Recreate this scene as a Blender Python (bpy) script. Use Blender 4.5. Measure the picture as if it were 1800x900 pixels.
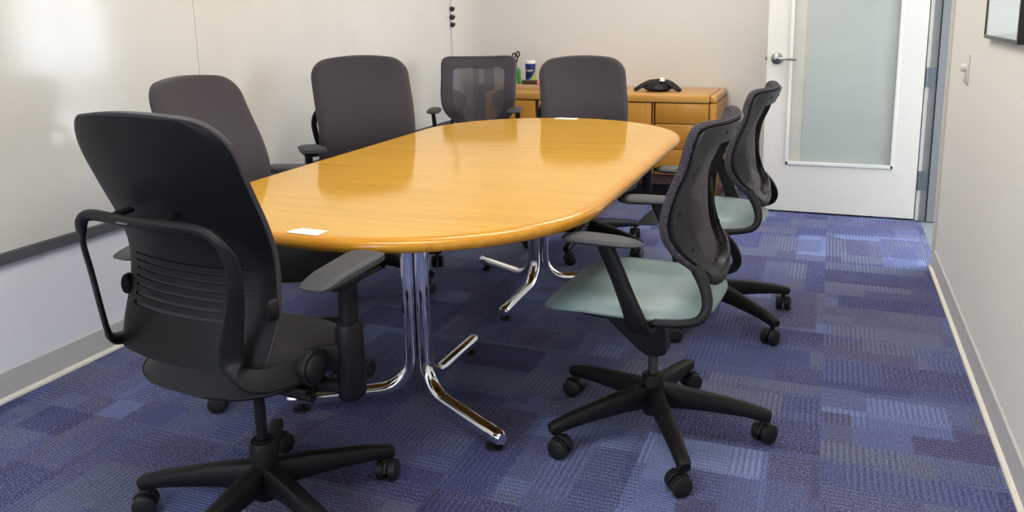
import bpy, bmesh, math, random
import numpy as np
from mathutils import Vector, Matrix, Euler

for o in list(bpy.data.objects):
    bpy.data.objects.remove(o)
S = bpy.context.scene
C = S.collection
R = math.radians
PI = math.pi

# ------------------------------------------------------------------ camera
F_PX, PY = 1415.15, 300.0
cam_d = bpy.data.cameras.new('camera')
cam = bpy.data.objects.new('camera', cam_d)
C.objects.link(cam)
cam_d.sensor_fit = 'HORIZONTAL'
cam_d.sensor_width = 36.0
cam_d.lens = F_PX / 1800.0 * 36.0
cam_d.shift_y = -(450.0 - PY) / 1800.0
cam_d.clip_start = 0.02
yaw, pitch, roll = 0.377, 0.194, -0.020
cy, sy, cp, sp = math.cos(yaw), math.sin(yaw), math.cos(pitch), math.sin(pitch)
fwd = Vector((-sy * cp, cy * cp, -sp))
rgt = Vector((cy, sy, 0))
up = rgt.cross(fwd)
r2 = math.cos(roll) * rgt + math.sin(roll) * up
u2 = -math.sin(roll) * rgt + math.cos(roll) * up
M = Matrix((r2, u2, -fwd)).transposed().to_4x4()
M.translation = Vector((0, 0, 1.3))
cam.matrix_world = M
S.camera = cam

# ------------------------------------------------------------------ world, exposure
W = bpy.data.worlds.new('overcast_sky')
S.world = W
W.use_nodes = True
bg = W.node_tree.nodes['Background']
bg.inputs['Color'].default_value = (0.78, 0.88, 1.0, 1)
bg.inputs['Strength'].default_value = 11.0
S.view_settings.view_transform = 'Standard'
S.view_settings.look = 'None'
S.view_settings.gamma = 1.0
S.view_settings.use_curve_mapping = False
S.view_settings.exposure = 0.0
LAMP = 13.0          # radiance of the ceiling light diffusers
LAMP_COL = (1.0, 0.965, 0.895)

# ------------------------------------------------------------------ material helpers
MATS = {}


def srgb(r, g, b):
    f = lambda c: (c / 255 / 12.92) if c / 255 <= 0.04045 else ((c / 255 + 0.055) / 1.055) ** 2.4
    return (f(r), f(g), f(b), 1)


class NT:
    def __init__(self, name):
        self.m = bpy.data.materials.new(name)
        self.m.use_nodes = True
        self.t = self.m.node_tree
        self.b = self.t.nodes['Principled BSDF']
        self.out = self.t.nodes['Material Output']
        MATS[name] = self.m

    def n(self, typ, **kw):
        nd = self.t.nodes.new(typ)
        for k, v in kw.items():
            setattr(nd, k, v)
        return nd

    def put(self, sock, v):
        if hasattr(v, 'is_output') or hasattr(v, 'links'):
            self.t.links.new(v, sock)
        else:
            sock.default_value = v

    def math(self, op, a, b=None, c=None):
        nd = self.n('ShaderNodeMath', operation=op)
        self.put(nd.inputs[0], a)
        if b is not None: self.put(nd.inputs[1], b)
        if c is not None: self.put(nd.inputs[2], c)
        return nd.outputs[0]

    def mix(self, f, a, b, blend='MIX'):
        nd = self.n('ShaderNodeMix', data_type='RGBA', blend_type=blend)
        self.put(nd.inputs[0], f); self.put(nd.inputs[6], a); self.put(nd.inputs[7], b)
        return nd.outputs[2]

    def coord(self, which='Object'):
        return self.n('ShaderNodeTexCoord').outputs[which]

    def mapping(self, vec, scale=(1, 1, 1), rot=(0, 0, 0), loc=(0, 0, 0)):
        nd = self.n('ShaderNodeMapping')
        self.put(nd.inputs['Vector'], vec)
        nd.inputs['Scale'].default_value = scale
        nd.inputs['Rotation'].default_value = rot
        nd.inputs['Location'].default_value = loc
        return nd.outputs[0]

    def noise(self, vec, scale=5, detail=2, rough=.5):
        nd = self.n('ShaderNodeTexNoise')
        self.put(nd.inputs['Vector'], vec)
        nd.inputs['Scale'].default_value = scale
        nd.inputs['Detail'].default_value = detail
        nd.inputs['Roughness'].default_value = rough
        return nd.outputs['Fac']

    def ramp(self, f, stops, interp='LINEAR'):
        nd = self.n('ShaderNodeValToRGB')
        cr = nd.color_ramp
        cr.interpolation = interp
        while len(cr.elements) < len(stops): cr.elements.new(0.5)
        for e, (p, c) in zip(cr.elements, stops):
            e.position = p; e.color = c
        self.put(nd.inputs[0], f)
        return nd.outputs[0]

    def bump(self, h, strength=.2, dist=.002):
        nd = self.n('ShaderNodeBump')
        nd.inputs['Strength'].default_value = strength
        nd.inputs['Distance'].default_value = dist
        self.put(nd.inputs['Height'], h)
        self.put(self.b.inputs['Normal'], nd.outputs[0])

    def set(self, **kw):
        for k, v in kw.items():
            self.put(self.b.inputs[k.replace('_', ' ')], v)
        return self


def simple(name, col, rough=.5, metal=0.0, spec=.5, var=.06, scale=40, bump=0.0, bdist=.001, coat=0.0):
    k = NT(name)
    c = k.coord()
    f = k.noise(c, scale, 3)
    lo = tuple(x * (1 - var) for x in col[:3]) + (1,)
    hi = tuple(min(1, x * (1 + var)) for x in col[:3]) + (1,)
    k.set(Base_Color=k.ramp(f, [(.3, lo), (.7, hi)]), Roughness=rough, Metallic=metal)
    k.b.inputs['Specular IOR Level'].default_value = spec
    if coat: k.b.inputs['Coat Weight'].default_value = coat; k.b.inputs['Coat Roughness'].default_value = .12
    if bump: k.bump(f, bump, bdist)
    return k.m


simple('wall_paint', srgb(225, 221, 214), .75, var=.012, scale=90, bump=.12, bdist=.001)
simple('wall_paint_bluish_light', srgb(238, 238, 246), .75, var=.012, scale=90, bump=.12, bdist=.001)  # left wall: bluish light put into a lighter, cooler base colour
simple('wall_paint_right', srgb(230, 227, 219), .75, var=.012, scale=90, bump=.12, bdist=.001)
simple('ceiling_white', srgb(235, 233, 228), .9, var=.02)
simple('base_grey', srgb(200, 198, 195), .55, var=.03)
simple('toe_cream', srgb(232, 227, 214), .6, var=.03)
simple('door_white', srgb(226, 222, 214), .45, var=.01)
simple('bead_white', srgb(228, 227, 223), .4, var=.01)
simple('frame_grey', srgb(128, 131, 135), .45, var=.02)
simple('frame_beige', srgb(206, 203, 194), .6, var=.02)
simple('steel_hinge', srgb(112, 120, 128), .4, metal=.7, var=.03)
simple('brushed_nickel', srgb(165, 165, 163), .3, metal=1.0, var=.03)
simple('dark_trim', srgb(88, 88, 92), .55, var=.05)
simple('black_plastic', srgb(21, 21, 23), .5, spec=.3, var=.08, scale=300, bump=.15, bdist=.0004)
simple('black_base', srgb(17, 17, 18), .55, spec=.3, var=.08, scale=300, bump=.15, bdist=.0004)
simple('shell_black', srgb(16, 17, 18), .5, spec=.22, var=.06, scale=300, bump=.15, bdist=.0004)
simple('pad_grey', srgb(56, 57, 60), .6, var=.05, scale=200, bump=.1, bdist=.0004)
simple('slot_dark', srgb(10, 10, 11), .9, var=.02)
simple('rubber_black', srgb(18, 18, 19), .6, var=.05)
simple('lumbar_plastic', srgb(30, 32, 34), .42, spec=.4, var=.05)
simple('chrome', (.88, .88, .90, 1), .05, metal=1.0, var=.0)
simple('column_grey', srgb(112, 110, 106), .35, metal=.9, var=.03)
simple('paper_white', srgb(240, 238, 228), .8, var=.02)
simple('print_grey', srgb(170, 175, 178), .8, var=.02)
simple('white_plastic', srgb(214, 209, 200), .4, var=.01)
simple('frame_black', srgb(22, 22, 24), .35, var=.03)
simple('label_blue', srgb(28, 42, 150), .35, var=.03)
simple('label_navy', srgb(20, 30, 78), .35, var=.03)
simple('label_lime', srgb(170, 186, 52), .35, var=.03)
simple('label_sky', srgb(60, 110, 200), .35, var=.03)
simple('cap_white', srgb(236, 236, 232), .4, var=.01)
simple('green_plastic', srgb(40, 150, 66), .35, var=.03)
simple('lime_plastic', srgb(170, 210, 70), .35, var=.03)
simple('brown_card', srgb(74, 52, 44), .6, var=.06)
simple('pink_card', srgb(226, 150, 132), .6, var=.04)
simple('tray_wood', srgb(196, 160, 122), .45, var=.06, scale=20)
simple('red_lamp', srgb(190, 60, 50), .4, var=.03)
simple('grey_text', srgb(150, 152, 152), .6, var=.02)
simple('corridor_carpet', srgb(112, 116, 118), .95, var=.35, scale=220, bump=.5, bdist=.004)


def m_board():
    k = NT('whiteboard_gloss')
    c = k.coord()
    f = k.noise(c, 3, 4)
    sm = k.noise(k.mapping(c, (1, 1, 3)), 2.5, 3)
    k.set(Base_Color=k.ramp(f, [(.3, srgb(217, 214, 206)), (.7, srgb(222, 219, 212))]))
    k.set(Roughness=k.math('MULTIPLY_ADD', sm, .16, .05))
    k.bump(k.noise(c, 2.2, 2), .05, .02)
m_board()


def m_oak(name, dark, light, rough, scale=1.0, axis='X', coat=0.0):
    k = NT(name)
    c = k.coord()
    st = {'X': (1.2, 26, 26), 'Z': (26, 26, 1.2), 'Y': (26, 1.2, 26)}[axis]
    st = tuple(s * scale for s in st)
    lo_ = k.noise(k.mapping(c, (.9, .9, .9), (0, 0, 0), (5.3, 2.6, 4.4)), 1.0, 1)
    sep = k.n('ShaderNodeSeparateXYZ'); k.put(sep.inputs[0], k.mapping(c, st, (0, 0, 0), (3.37, 7.71, 1.93)))
    cx = k.n('ShaderNodeCombineXYZ')
    for i in range(3):
        k.put(cx.inputs[i], k.math('MULTIPLY_ADD', lo_, 5.0, sep.outputs[i]) if st[i] > 5 else sep.outputs[i])
    g = k.noise(cx.outputs[0], 1.0, 3, .55)
    st2 = tuple(s * 2.1 if s > 5 else s * 2 for s in st)
    pore = k.noise(k.mapping(c, st2, (0, 0, 0), (2.3, 5.7, 4.25)), 1.0, 2, .5)
    md = tuple(a * .55 + b * .45 for a, b in zip(dark, light))
    base = k.ramp(g, [(.24, md), (.44, light), (.60, light), (.78, md)])
    col = k.mix(k.math('MULTIPLY', k.ramp(pore, [(.32, (1, 1, 1, 1)), (.56, (0, 0, 0, 1))]), .30), base, dark)
    k.set(Base_Color=col, Roughness=rough)
    k.b.inputs['Specular IOR Level'].default_value = .5
    if coat:
        k.b.inputs['Coat Weight'].default_value = coat
        k.b.inputs['Coat Roughness'].default_value = .06
m_oak('table_oak', srgb(188, 130, 30), srgb(219, 166, 52), .10, .8, 'X')
m_oak('edge_oak', srgb(178, 112, 24), srgb(212, 148, 42), .2, 1.0, 'X')
m_oak('credenza_oak', srgb(168, 112, 34), srgb(188, 131, 46), .4, 1.0, 'Z', coat=.12)
m_oak('credenza_top_oak', srgb(184, 128, 52), srgb(202, 148, 70), .35, 1.0, 'X', coat=.25)


def m_fabric(name, col, rib=900, var=.12):
    k = NT(name)
    c = k.coord()
    f = k.noise(c, rib, 1)
    g = k.noise(c, 14, 2)
    lo = tuple(x * (1 - var) for x in col[:3]) + (1,)
    hi = tuple(x * (1 + var) for x in col[:3]) + (1,)
    a = k.ramp(f, [(.3, lo), (.7, hi)])
    b = k.mix(k.math('MULTIPLY', g, .12), a, tuple(x * .6 for x in col[:3]) + (1,))
    k.set(Base_Color=b, Roughness=.9)
    k.b.inputs['Specular IOR Level'].default_value = .15
    k.b.inputs['Sheen Weight'].default_value = .15
    k.bump(f, .3, .001)
m_fabric('grey_fabric', srgb(65, 61, 66))
m_fabric('dark_fabric', srgb(46, 44, 48))


def m_knit():
    k = NT('mesh_border_fabric')
    c = k.coord()
    sx = k.n('ShaderNodeSeparateXYZ'); k.put(sx.inputs[0], c)
    row = k.math('MULTIPLY', sx.outputs[2], 2 * PI / .0062)
    colm = k.math('MULTIPLY', k.math('ADD', sx.outputs[0], sx.outputs[1]), 2 * PI / .0062)
    w = k.math('ADD', k.math('SINE', k.math('ADD', row, k.math('MULTIPLY', k.math('SINE', colm), .9))), k.math('MULTIPLY', k.math('SINE', colm), .5))
    n = k.noise(c, 600, 2)
    f = k.math('MULTIPLY_ADD', w, .18, k.math('MULTIPLY_ADD', n, .3, .35))
    k.set(Base_Color=k.ramp(f, [(.2, srgb(48, 44, 50)), (.5, srgb(74, 69, 76)), (.85, srgb(110, 103, 112))]), Roughness=.9)
    k.b.inputs['Specular IOR Level'].default_value = .15
    k.bump(w, .5, .0015)
m_knit()


def m_vinyl():
    k = NT('sage_vinyl')
    c = k.coord()
    f = k.noise(c, 260, 3)
    g = k.noise(k.mapping(c, (1, 4, 1)), 5, 3)
    a = k.ramp(g, [(.35, srgb(112, 131, 132)), (.7, srgb(122, 141, 141))])
    k.set(Base_Color=a, Roughness=.42)
    k.bump(f, .12, .0006)
m_vinyl()


def m_mesh():
    k = NT('chair_mesh')
    c = k.coord()
    w = k.mapping(c, (1, 1, 1))
    sx = k.n('ShaderNodeSeparateXYZ'); k.put(sx.inputs[0], w)
    a = k.math('SINE', k.math('MULTIPLY', sx.outputs[0], 2 * PI / .0030))
    b = k.math('SINE', k.math('MULTIPLY', sx.outputs[2], 2 * PI / .0030))
    hole = k.math('GREATER_THAN', k.math('ADD', a, b), 1.12)
    k.set(Base_Color=srgb(92, 87, 91), Roughness=.85)
    tr = k.n('ShaderNodeBsdfTransparent')
    mx = k.n('ShaderNodeMixShader')
    k.put(mx.inputs[0], hole)
    k.t.links.new(k.b.outputs[0], mx.inputs[1]); k.t.links.new(tr.outputs[0], mx.inputs[2])
    k.t.links.new(mx.outputs[0], k.out.inputs[0])
m_mesh()


def m_glass(name, col, rough, alpha):
    k = NT(name)
    c = k.coord()
    f = k.noise(k.mapping(c, (1, 1, 4)), 2, 2)
    k.set(Base_Color=k.ramp(f, [(.3, col), (.8, tuple(x * .94 for x in col[:3]) + (1,))]), Roughness=rough, Alpha=alpha)
    k.b.inputs['Specular IOR Level'].default_value = 1.0 if alpha == 1.0 else .5
    k.b.inputs['IOR'].default_value = 1.5
m_glass('clear_glass', srgb(214, 222, 214), .02, .22)
m_glass('door_glass', srgb(206, 202, 190), .03, 1.0)
m_glass('frost_film', srgb(182, 189, 182), .03, 1.0)
m_glass('picture_glass', srgb(206, 212, 205), .08, 1.0)


def m_lamp():
    k = NT('lamp_diffuser')
    k.set(Base_Color=(.9, .9, .9, 1), Emission_Color=LAMP_COL + (1,), Emission_Strength=LAMP)
m_lamp()


def m_carpet():
    k = NT('carpet_pile')
    info = k.n('ShaderNodeObjectInfo')
    rnd = info.outputs['Random']
    sep = k.n('ShaderNodeSeparateXYZ'); k.put(sep.inputs[0], k.coord())
    swap = k.math('GREATER_THAN', rnd, .62)
    mixf = lambda a, b: k.math('ADD', k.math('MULTIPLY', a, k.math('SUBTRACT', 1.0, swap)), k.math('MULTIPLY', b, swap))
    X = mixf(sep.outputs[0], sep.outputs[1])
    Y = mixf(sep.outputs[1], sep.outputs[0])
    seed = k.math('MULTIPLY', rnd, 97.0)
    jit = k.math('MULTIPLY', k.math('SUBTRACT', k.noise(k.coord(), 110, 2, .7), .5), .045)

    def cell(px, py, off):
        row = k.math('FLOOR', k.math('ADD', k.math('MULTIPLY', k.math('ADD', Y, jit), py), k.math('FRACT', k.math('MULTIPLY', seed, 1.7 + off))))
        wn = k.n('ShaderNodeTexWhiteNoise', noise_dimensions='2D')
        cv = k.n('ShaderNodeCombineXYZ'); k.put(cv.inputs[0], row); k.put(cv.inputs[1], k.math('ADD', seed, off))
        k.put(wn.inputs['Vector'], cv.outputs[0])
        col = k.math('FLOOR', k.math('ADD', k.math('MULTIPLY', k.math('ADD', X, jit), px), k.math('MULTIPLY', wn.outputs['Value'], 7.0)))
        w2 = k.n('ShaderNodeTexWhiteNoise', noise_dimensions='3D')
        c2 = k.n('ShaderNodeCombineXYZ'); k.put(c2.inputs[0], row); k.put(c2.inputs[1], col); k.put(c2.inputs[2], k.math('ADD', seed, off * 3.1))
        k.put(w2.inputs['Vector'], c2.outputs[0])
        s = k.n('ShaderNodeSeparateColor'); k.put(s.inputs[0], w2.outputs['Color'])
        return s.outputs
    A = cell(2.2, 5.0, .0)
    B = cell(4.2, 9.0, 5.3)
    pal = [(0.0, srgb(66, 62, 102)), (.2, srgb(74, 78, 128)), (.36, srgb(88, 95, 142)), (.5, srgb(104, 110, 138)),
           (.62, srgb(84, 80, 118)), (.76, srgb(108, 120, 170)), (.92, srgb(134, 147, 196))]
    tile_b = k.math('SUBTRACT', info.outputs['Alpha'], .5)
    va = k.math('ADD', k.math('MULTIPLY', A[0], .62), k.math('ADD', k.math('MULTIPLY', B[0], .16), tile_b))
    base = k.ramp(va, pal, 'LINEAR')
    # loop rows
    wob = k.math('MULTIPLY', k.noise(k.coord(), 60, 2), 2.2)
    turn = k.math('GREATER_THAN', B[2], .55)
    pick = lambda a, b: k.math('ADD', k.math('MULTIPLY', a, k.math('SUBTRACT', 1.0, turn)), k.math('MULTIPLY', b, turn))
    U, V = pick(X, Y), pick(Y, X)
    ribbed = k.math('GREATER_THAN', B[1], .5)
    per = k.math('MULTIPLY_ADD', ribbed, -200.0, 560.0)       # 2 pi / period
    ribs = k.math('SINE', k.math('ADD', k.math('MULTIPLY', U, per), wob))
    dots = k.math('SINE', k.math('ADD', k.math('MULTIPLY', V, 2 * PI / .0095), k.math('MULTIPLY', k.math('FLOOR', k.math('MULTIPLY', U, k.math('DIVIDE', per, 2 * PI))), 2.4)))
    loop = k.math('MULTIPLY', k.math('ADD', ribs, k.math('MULTIPLY', dots, .6)), .5)
    amp = k.math('MULTIPLY_ADD', ribbed, .32, .20)
    sh = k.math('MULTIPLY_ADD', loop, amp, 1.0)
    shaded = k.n('ShaderNodeVectorMath', operation='SCALE')
    k.put(shaded.inputs[0], base); k.put(shaded.inputs['Scale'], sh)
    fleck = k.noise(k.coord(), 170, 3, .75)
    fa = k.math('MULTIPLY', k.ramp(fleck, [(.50, (0, 0, 0, 1)), (.64, (1, 1, 1, 1))]), k.math('MULTIPLY_ADD', A[2], .5, .4))
    col = k.mix(fa, shaded.outputs[0], srgb(158, 164, 176))
    dk = k.math('MULTIPLY', k.ramp(k.noise(k.coord(), 230, 2), [(.36, (1, 1, 1, 1)), (.5, (0, 0, 0, 1))]), .6)
    col = k.mix(dk, col, srgb(34, 34, 74))
    k.set(Base_Color=col, Roughness=.95)
    k.b.inputs['Specular IOR Level'].default_value = .1
    k.bump(k.math('ADD', loop, k.math('MULTIPLY', fleck, 1.2)), .55, .004)
m_carpet()

# ------------------------------------------------------------------ mesh helpers


def obj(name, verts, faces, mat, parent=None, smooth=True, ang=40):
    me = bpy.data.meshes.new(name)
    me.from_pydata([tuple(v) for v in verts], [], faces)
    bm = bmesh.new(); bm.from_mesh(me)
    bmesh.ops.recalc_face_normals(bm, faces=bm.faces)
    if smooth:
        for f in bm.faces: f.smooth = True
        for e in bm.edges:
            if len(e.link_faces) == 2 and e.calc_face_angle(0) > R(ang): e.smooth = False
    bm.to_mesh(me); bm.free()
    me.materials.append(MATS[mat])
    o = bpy.data.objects.new(name, me)
    C.objects.link(o)
    if parent is not None: o.parent = parent
    return o


class MB:
    """collects shapes into one mesh"""
    def __init__(self): self.v = []; self.f = []

    def add(self, vf, mat=None):
        v, f = vf
        n = len(self.v)
        self.v += [tuple((mat @ Vector(p)) if mat is not None else p) for p in v]
        self.f += [tuple(i + n for i in q) for q in f]
        return self

    def build(self, name, mat, parent=None, **k):
        return obj(name, self.v, self.f, mat, parent, **k)


def box(x0, x1, y0, y1, z0, z1, bev=0.0, seg=2):
    bm = bmesh.new()
    bmesh.ops.create_cube(bm, size=1)
    for v in bm.verts:
        v.co = Vector((x0 + (v.co.x + .5) * (x1 - x0), y0 + (v.co.y + .5) * (y1 - y0), z0 + (v.co.z + .5) * (z1 - z0)))
    if bev: bmesh.ops.bevel(bm, geom=list(bm.edges), offset=bev, segments=seg, affect='EDGES', profile=.5)
    bm.verts.index_update()
    r = ([tuple(v.co) for v in bm.verts], [tuple(v.index for v in f.verts) for f in bm.faces])
    bm.free()
    return r


def spline(pts, n=6):
    P = [Vector(p) for p in pts]
    P = [P[0] * 2 - P[1]] + P + [P[-1] * 2 - P[-2]]
    out = []
    for i in range(1, len(P) - 2):
        for k in range(n):
            t = k / n
            a, b, c, d = P[i - 1], P[i], P[i + 1], P[i + 2]
            out.append(.5 * ((2 * b) + (c - a) * t + (2 * a - 5 * b + 4 * c - d) * t * t + (3 * b - a - 3 * c + d) * t ** 3))
    out.append(P[-2])
    return out


def sweep(path, rad, seg=12, upv=(0, 0, 1), power=2.0, closed=False, twist=None):
    """sweep a superellipse along path; rad = r | (rx, rup) | list of those"""
    P = [Vector(p) for p in path]
    n = len(P)
    vs, fs = [], []
    prev = None
    for i in range(n):
        if closed: t = (P[(i + 1) % n] - P[i - 1]).normalized()
        else: t = (P[min(i + 1, n - 1)] - P[max(i - 1, 0)]).normalized()
        if prev is None:
            u = Vector(upv) - t * t.dot(Vector(upv))
            if u.length < 1e-4: u = Vector((0, 1, 0)) - t * t.y
        else:
            u = prev - t * t.dot(prev)
        u.normalize(); prev = u
        s = t.cross(u)
        if twist:
            c_, s_ = math.cos(twist[i]), math.sin(twist[i])
            s, u = s * c_ + u * s_, u * c_ - s * s_
        r = rad[i] if isinstance(rad, list) else rad
        rx, ru = r if isinstance(r, tuple) else (r, r)
        for k in range(seg):
            a = 2 * PI * k / seg
            ca, sa = math.cos(a), math.sin(a)
            ca = math.copysign(abs(ca) ** (2 / power), ca); sa = math.copysign(abs(sa) ** (2 / power), sa)
            vs.append(P[i] + s * (rx * ca) + u * (ru * sa))
    m = n if closed else n - 1
    for i in range(m):
        j = (i + 1) % n
        for k in range(seg):
            l = (k + 1) % seg
            fs.append((i * seg + k, i * seg + l, j * seg + l, j * seg + k))
    if not closed:
        fs.append(tuple(range(seg))); fs.append(tuple((n - 1) * seg + k for k in range(seg)))
    return vs, fs


def lathe(prof, seg=24, c=(0, 0, 0), axis='Z'):
    vs, fs = [], []
    for r, h in prof:
        for k in range(seg):
            a = 2 * PI * k / seg
            p = (r * math.cos(a), r * math.sin(a), h)
            if axis == 'X': p = (p[2], p[0], p[1])
            if axis == 'Y': p = (p[1], p[2], p[0])
            vs.append((p[0] + c[0], p[1] + c[1], p[2] + c[2]))
    for i in range(len(prof) - 1):
        for k in range(seg):
            l = (k + 1) % seg
            fs.append((i * seg + k, i * seg + l, (i + 1) * seg + l, (i + 1) * seg + k))
    fs.append(tuple(range(seg))); fs.append(tuple((len(prof) - 1) * seg + k for k in range(seg)))
    return vs, fs


def cyl(r, h0, h1, c=(0, 0, 0), axis='Z', seg=20, bev=.0):
    b = bev or min(r * .12, abs(h1 - h0) * .2)
    return lathe([(r - b, h0), (r, h0 + b), (r, h1 - b), (r - b, h1)], seg, c, axis)


def slab(fn, nu, nv):
    """closed sheet: fn(u,v,side) with u,v in [-1,1], side 0 front, 1 back"""
    vs, fs = [], []
    for s in (0, 1):
        for j in range(nv + 1):
            for i in range(nu + 1):
                vs.append(fn(-1 + 2 * i / nu, -1 + 2 * j / nv, s))
    N = (nu + 1) * (nv + 1)
    I = lambda s, i, j: s * N + j * (nu + 1) + i
    for j in range(nv):
        for i in range(nu):
            fs.append((I(0, i, j), I(0, i + 1, j), I(0, i + 1, j + 1), I(0, i, j + 1)))
            fs.append((I(1, i, j), I(1, i, j + 1), I(1, i + 1, j + 1), I(1, i + 1, j)))
    for i in range(nu):
        fs.append((I(0, i, 0), I(1, i, 0), I(1, i + 1, 0), I(0, i + 1, 0)))
        fs.append((I(0, i, nv), I(0, i + 1, nv), I(1, i + 1, nv), I(1, i, nv)))
    for j in range(nv):
        fs.append((I(0, 0, j), I(0, 0, j + 1), I(1, 0, j + 1), I(1, 0, j)))
        fs.append((I(0, nu, j), I(1, nu, j), I(1, nu, j + 1), I(0, nu, j + 1)))
    return vs, fs


def disc(a, b, n, top, bot, c=(0, 0), nr=10, nt=48, shape=None):
    """superellipse cushion; top/bot(r, x, y) give heights, sharing the rim"""
    vs, fs = [], []

    def xy(r, k):
        t = 2 * PI * k / nt
        ca, sa = math.cos(t), math.sin(t)
        x = a * r * math.copysign(abs(ca) ** (2 / n), ca); y = b * r * math.copysign(abs(sa) ** (2 / n), sa)
        if shape: x, y = shape(x, y)
        return x + c[0], y + c[1]
    rs = [math.sin(.5 * PI * i / nr) for i in range(1, nr + 1)]
    vs.append((c[0], c[1], top(0, c[0], c[1])))
    for r in rs:
        for k in range(nt):
            x, y = xy(r, k); vs.append((x, y, top(r, x, y)))
    nb = len(vs)
    vs.append((c[0], c[1], bot(0, c[0], c[1])))
    for r in rs:
        for k in range(nt):
            x, y = xy(r, k); vs.append((x, y, bot(r, x, y)))
    for base, fl in ((0, 0), (nb, 1)):
        for k in range(nt):
            l = (k + 1) % nt
            fs.append((base, base + 1 + k, base + 1 + l))
            for i in range(nr - 1):
                fs.append((base + 1 + i * nt + k, base + 1 + (i + 1) * nt + k, base + 1 + (i + 1) * nt + l, base + 1 + i * nt + l))
    for k in range(nt):
        l = (k + 1) % nt
        o = (nr - 1) * nt + 1
        fs.append((o + k, nb + o + k, nb + o + l, o + l))
    return vs, fs


def text_vf(s, size, depth=.0004):
    cu = bpy.data.curves.new('t', 'FONT')
    cu.body = s; cu.size = size; cu.extrude = depth; cu.align_x = 'CENTER'; cu.align_y = 'CENTER'
    cu.resolution_u = 3
    o = bpy.data.objects.new('t', cu); C.objects.link(o)
    me = o.to_mesh()
    r = ([tuple(v.co) for v in me.vertices], [tuple(p.vertices) for p in me.polygons])
    o.to_mesh_clear(); bpy.data.objects.remove(o); bpy.data.curves.remove(cu)
    return r


def thing(name, label, cat, loc=(0, 0, 0), rz=0, group=None):
    o = bpy.data.objects.new(name, None); C.objects.link(o)
    o.empty_display_size = .1
    o.location = loc; o.rotation_euler = (0, 0, rz)
    o['label'] = label; o['category'] = cat
    if group: o['group'] = group
    return o


def struct_empty(name, loc=(0, 0, 0), label=None):
    o = bpy.data.objects.new(name, None); C.objects.link(o)
    o.location = loc; o['kind'] = 'structure'
    if label: o['label'] = label
    return o


def struct(name, vf, mat, smooth=False):
    o = obj(name, vf[0], vf[1], mat, None, smooth); o['kind'] = 'structure'
    return o


def interp(zs, ys):
    zs = np.array(zs, float); ys = np.array(ys, float)
    d = np.gradient(ys, zs)

    def f(z):
        z = min(max(z, zs[0]), zs[-1])
        i = int(min(np.searchsorted(zs, z, 'right') - 1, len(zs) - 2))
        h = zs[i + 1] - zs[i]; t = (z - zs[i]) / h
        return float((2 * t**3 - 3 * t * t + 1) * ys[i] + (t**3 - 2 * t * t + t) * h * d[i] + (-2 * t**3 + 3 * t * t) * ys[i + 1] + (t**3 - t * t) * h * d[i + 1])
    return f

# ------------------------------------------------------------------ room
XL, XR, YB, YN, ZC = -2.629, 0.531, 5.995, -1.6, 2.72
YD0, YD1 = 4.373, 5.375           # doorway in the right wall
WT = .14
struct('wall_left', box(XL - .12, XL, YN - .12, 5.44, 0, ZC), 'wall_paint_bluish_light')
struct('wall_left_end', box(XL - .12, XL, 5.44, YB + .12, 0, ZC), 'wall_paint')  # same wall, split off to stay without the painted bluish light
struct('wall_back', box(XL, XR + WT, YB, YB + .12, 0, ZC), 'wall_paint')
mb = MB().add(box(XR, XR + WT, YN - .12, YD0, 0, ZC)).add(box(XR, XR + WT, YD1 + .05, YB, 0, ZC)).add(box(XR, XR + WT, YD0, YD1 + .05, 2.14, ZC))
o = mb.build('wall_right', 'wall_paint_right', smooth=False); o['kind'] = 'structure'
# near wall with a window opening behind the camera
mb = MB().add(box(XL, -2.5, YN - .12, YN, 0, ZC)).add(box(-.6, XR, YN - .12, YN, 0, ZC)).add(box(-2.5, -.6, YN - .12, YN, 0, .85)).add(box(-2.5, -.6, YN - .12, YN, 2.4, ZC))
o = mb.build('wall_near', 'wall_paint', smooth=False); o['kind'] = 'structure'
struct('ceiling', box(XL - .12, 3.1, YN - .12, 9.1, ZC, ZC + .1), 'ceiling_white')
fl = struct('floor', box(XL, XR + .03, YN, YB, -.05, -.006), 'carpet_pile')
struct('floor_corridor', box(XR + .03, 3.0, 2.6, 9.0, -.05, -.004), 'corridor_carpet')
w1 = struct_empty('window_1', (-1.55, YN - .06, 0))
mb = MB()
for x0, x1, z0, z1 in ((-.95, -.90, .85, 2.4), (.90, .95, .85, 2.4), (-.95, .95, .85, .9), (-.95, .95, 2.35, 2.4), (-.02, .02, .85, 2.4)):
    mb.add(box(x0, x1, -.03, .03, z0, z1, .004))
mb.build('window_frame', 'bead_white', w1, smooth=False)
obj('window_pane', *box(-.92, .92, -.004, .004, .88, 2.37), 'clear_glass', w1, False)
# corridor beyond the doorway, with a bright window in its far side
mb = MB().add(box(3.0, 3.1, 2.6, 3.6, 0, ZC)).add(box(3.0, 3.1, 8.6, 9.0, 0, ZC)).add(box(3.0, 3.1, 3.6, 8.6, 0, .7)).add(box(3.0, 3.1, 3.6, 8.6, 2.4, ZC))
for q in (5.2, 6.9): mb.add(box(3.0, 3.1, q, q + .08, .7, 2.4))
o = mb.build('wall_corridor', 'wall_paint', smooth=False); o['kind'] = 'structure'
struct('wall_corridor_near', box(XR + WT, 3.1, 2.5, 2.6, 0, ZC), 'wall_paint')
struct('wall_corridor_end', box(XR + WT, 3.1, 9.0, 9.1, 0, ZC), 'wall_paint')

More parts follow.
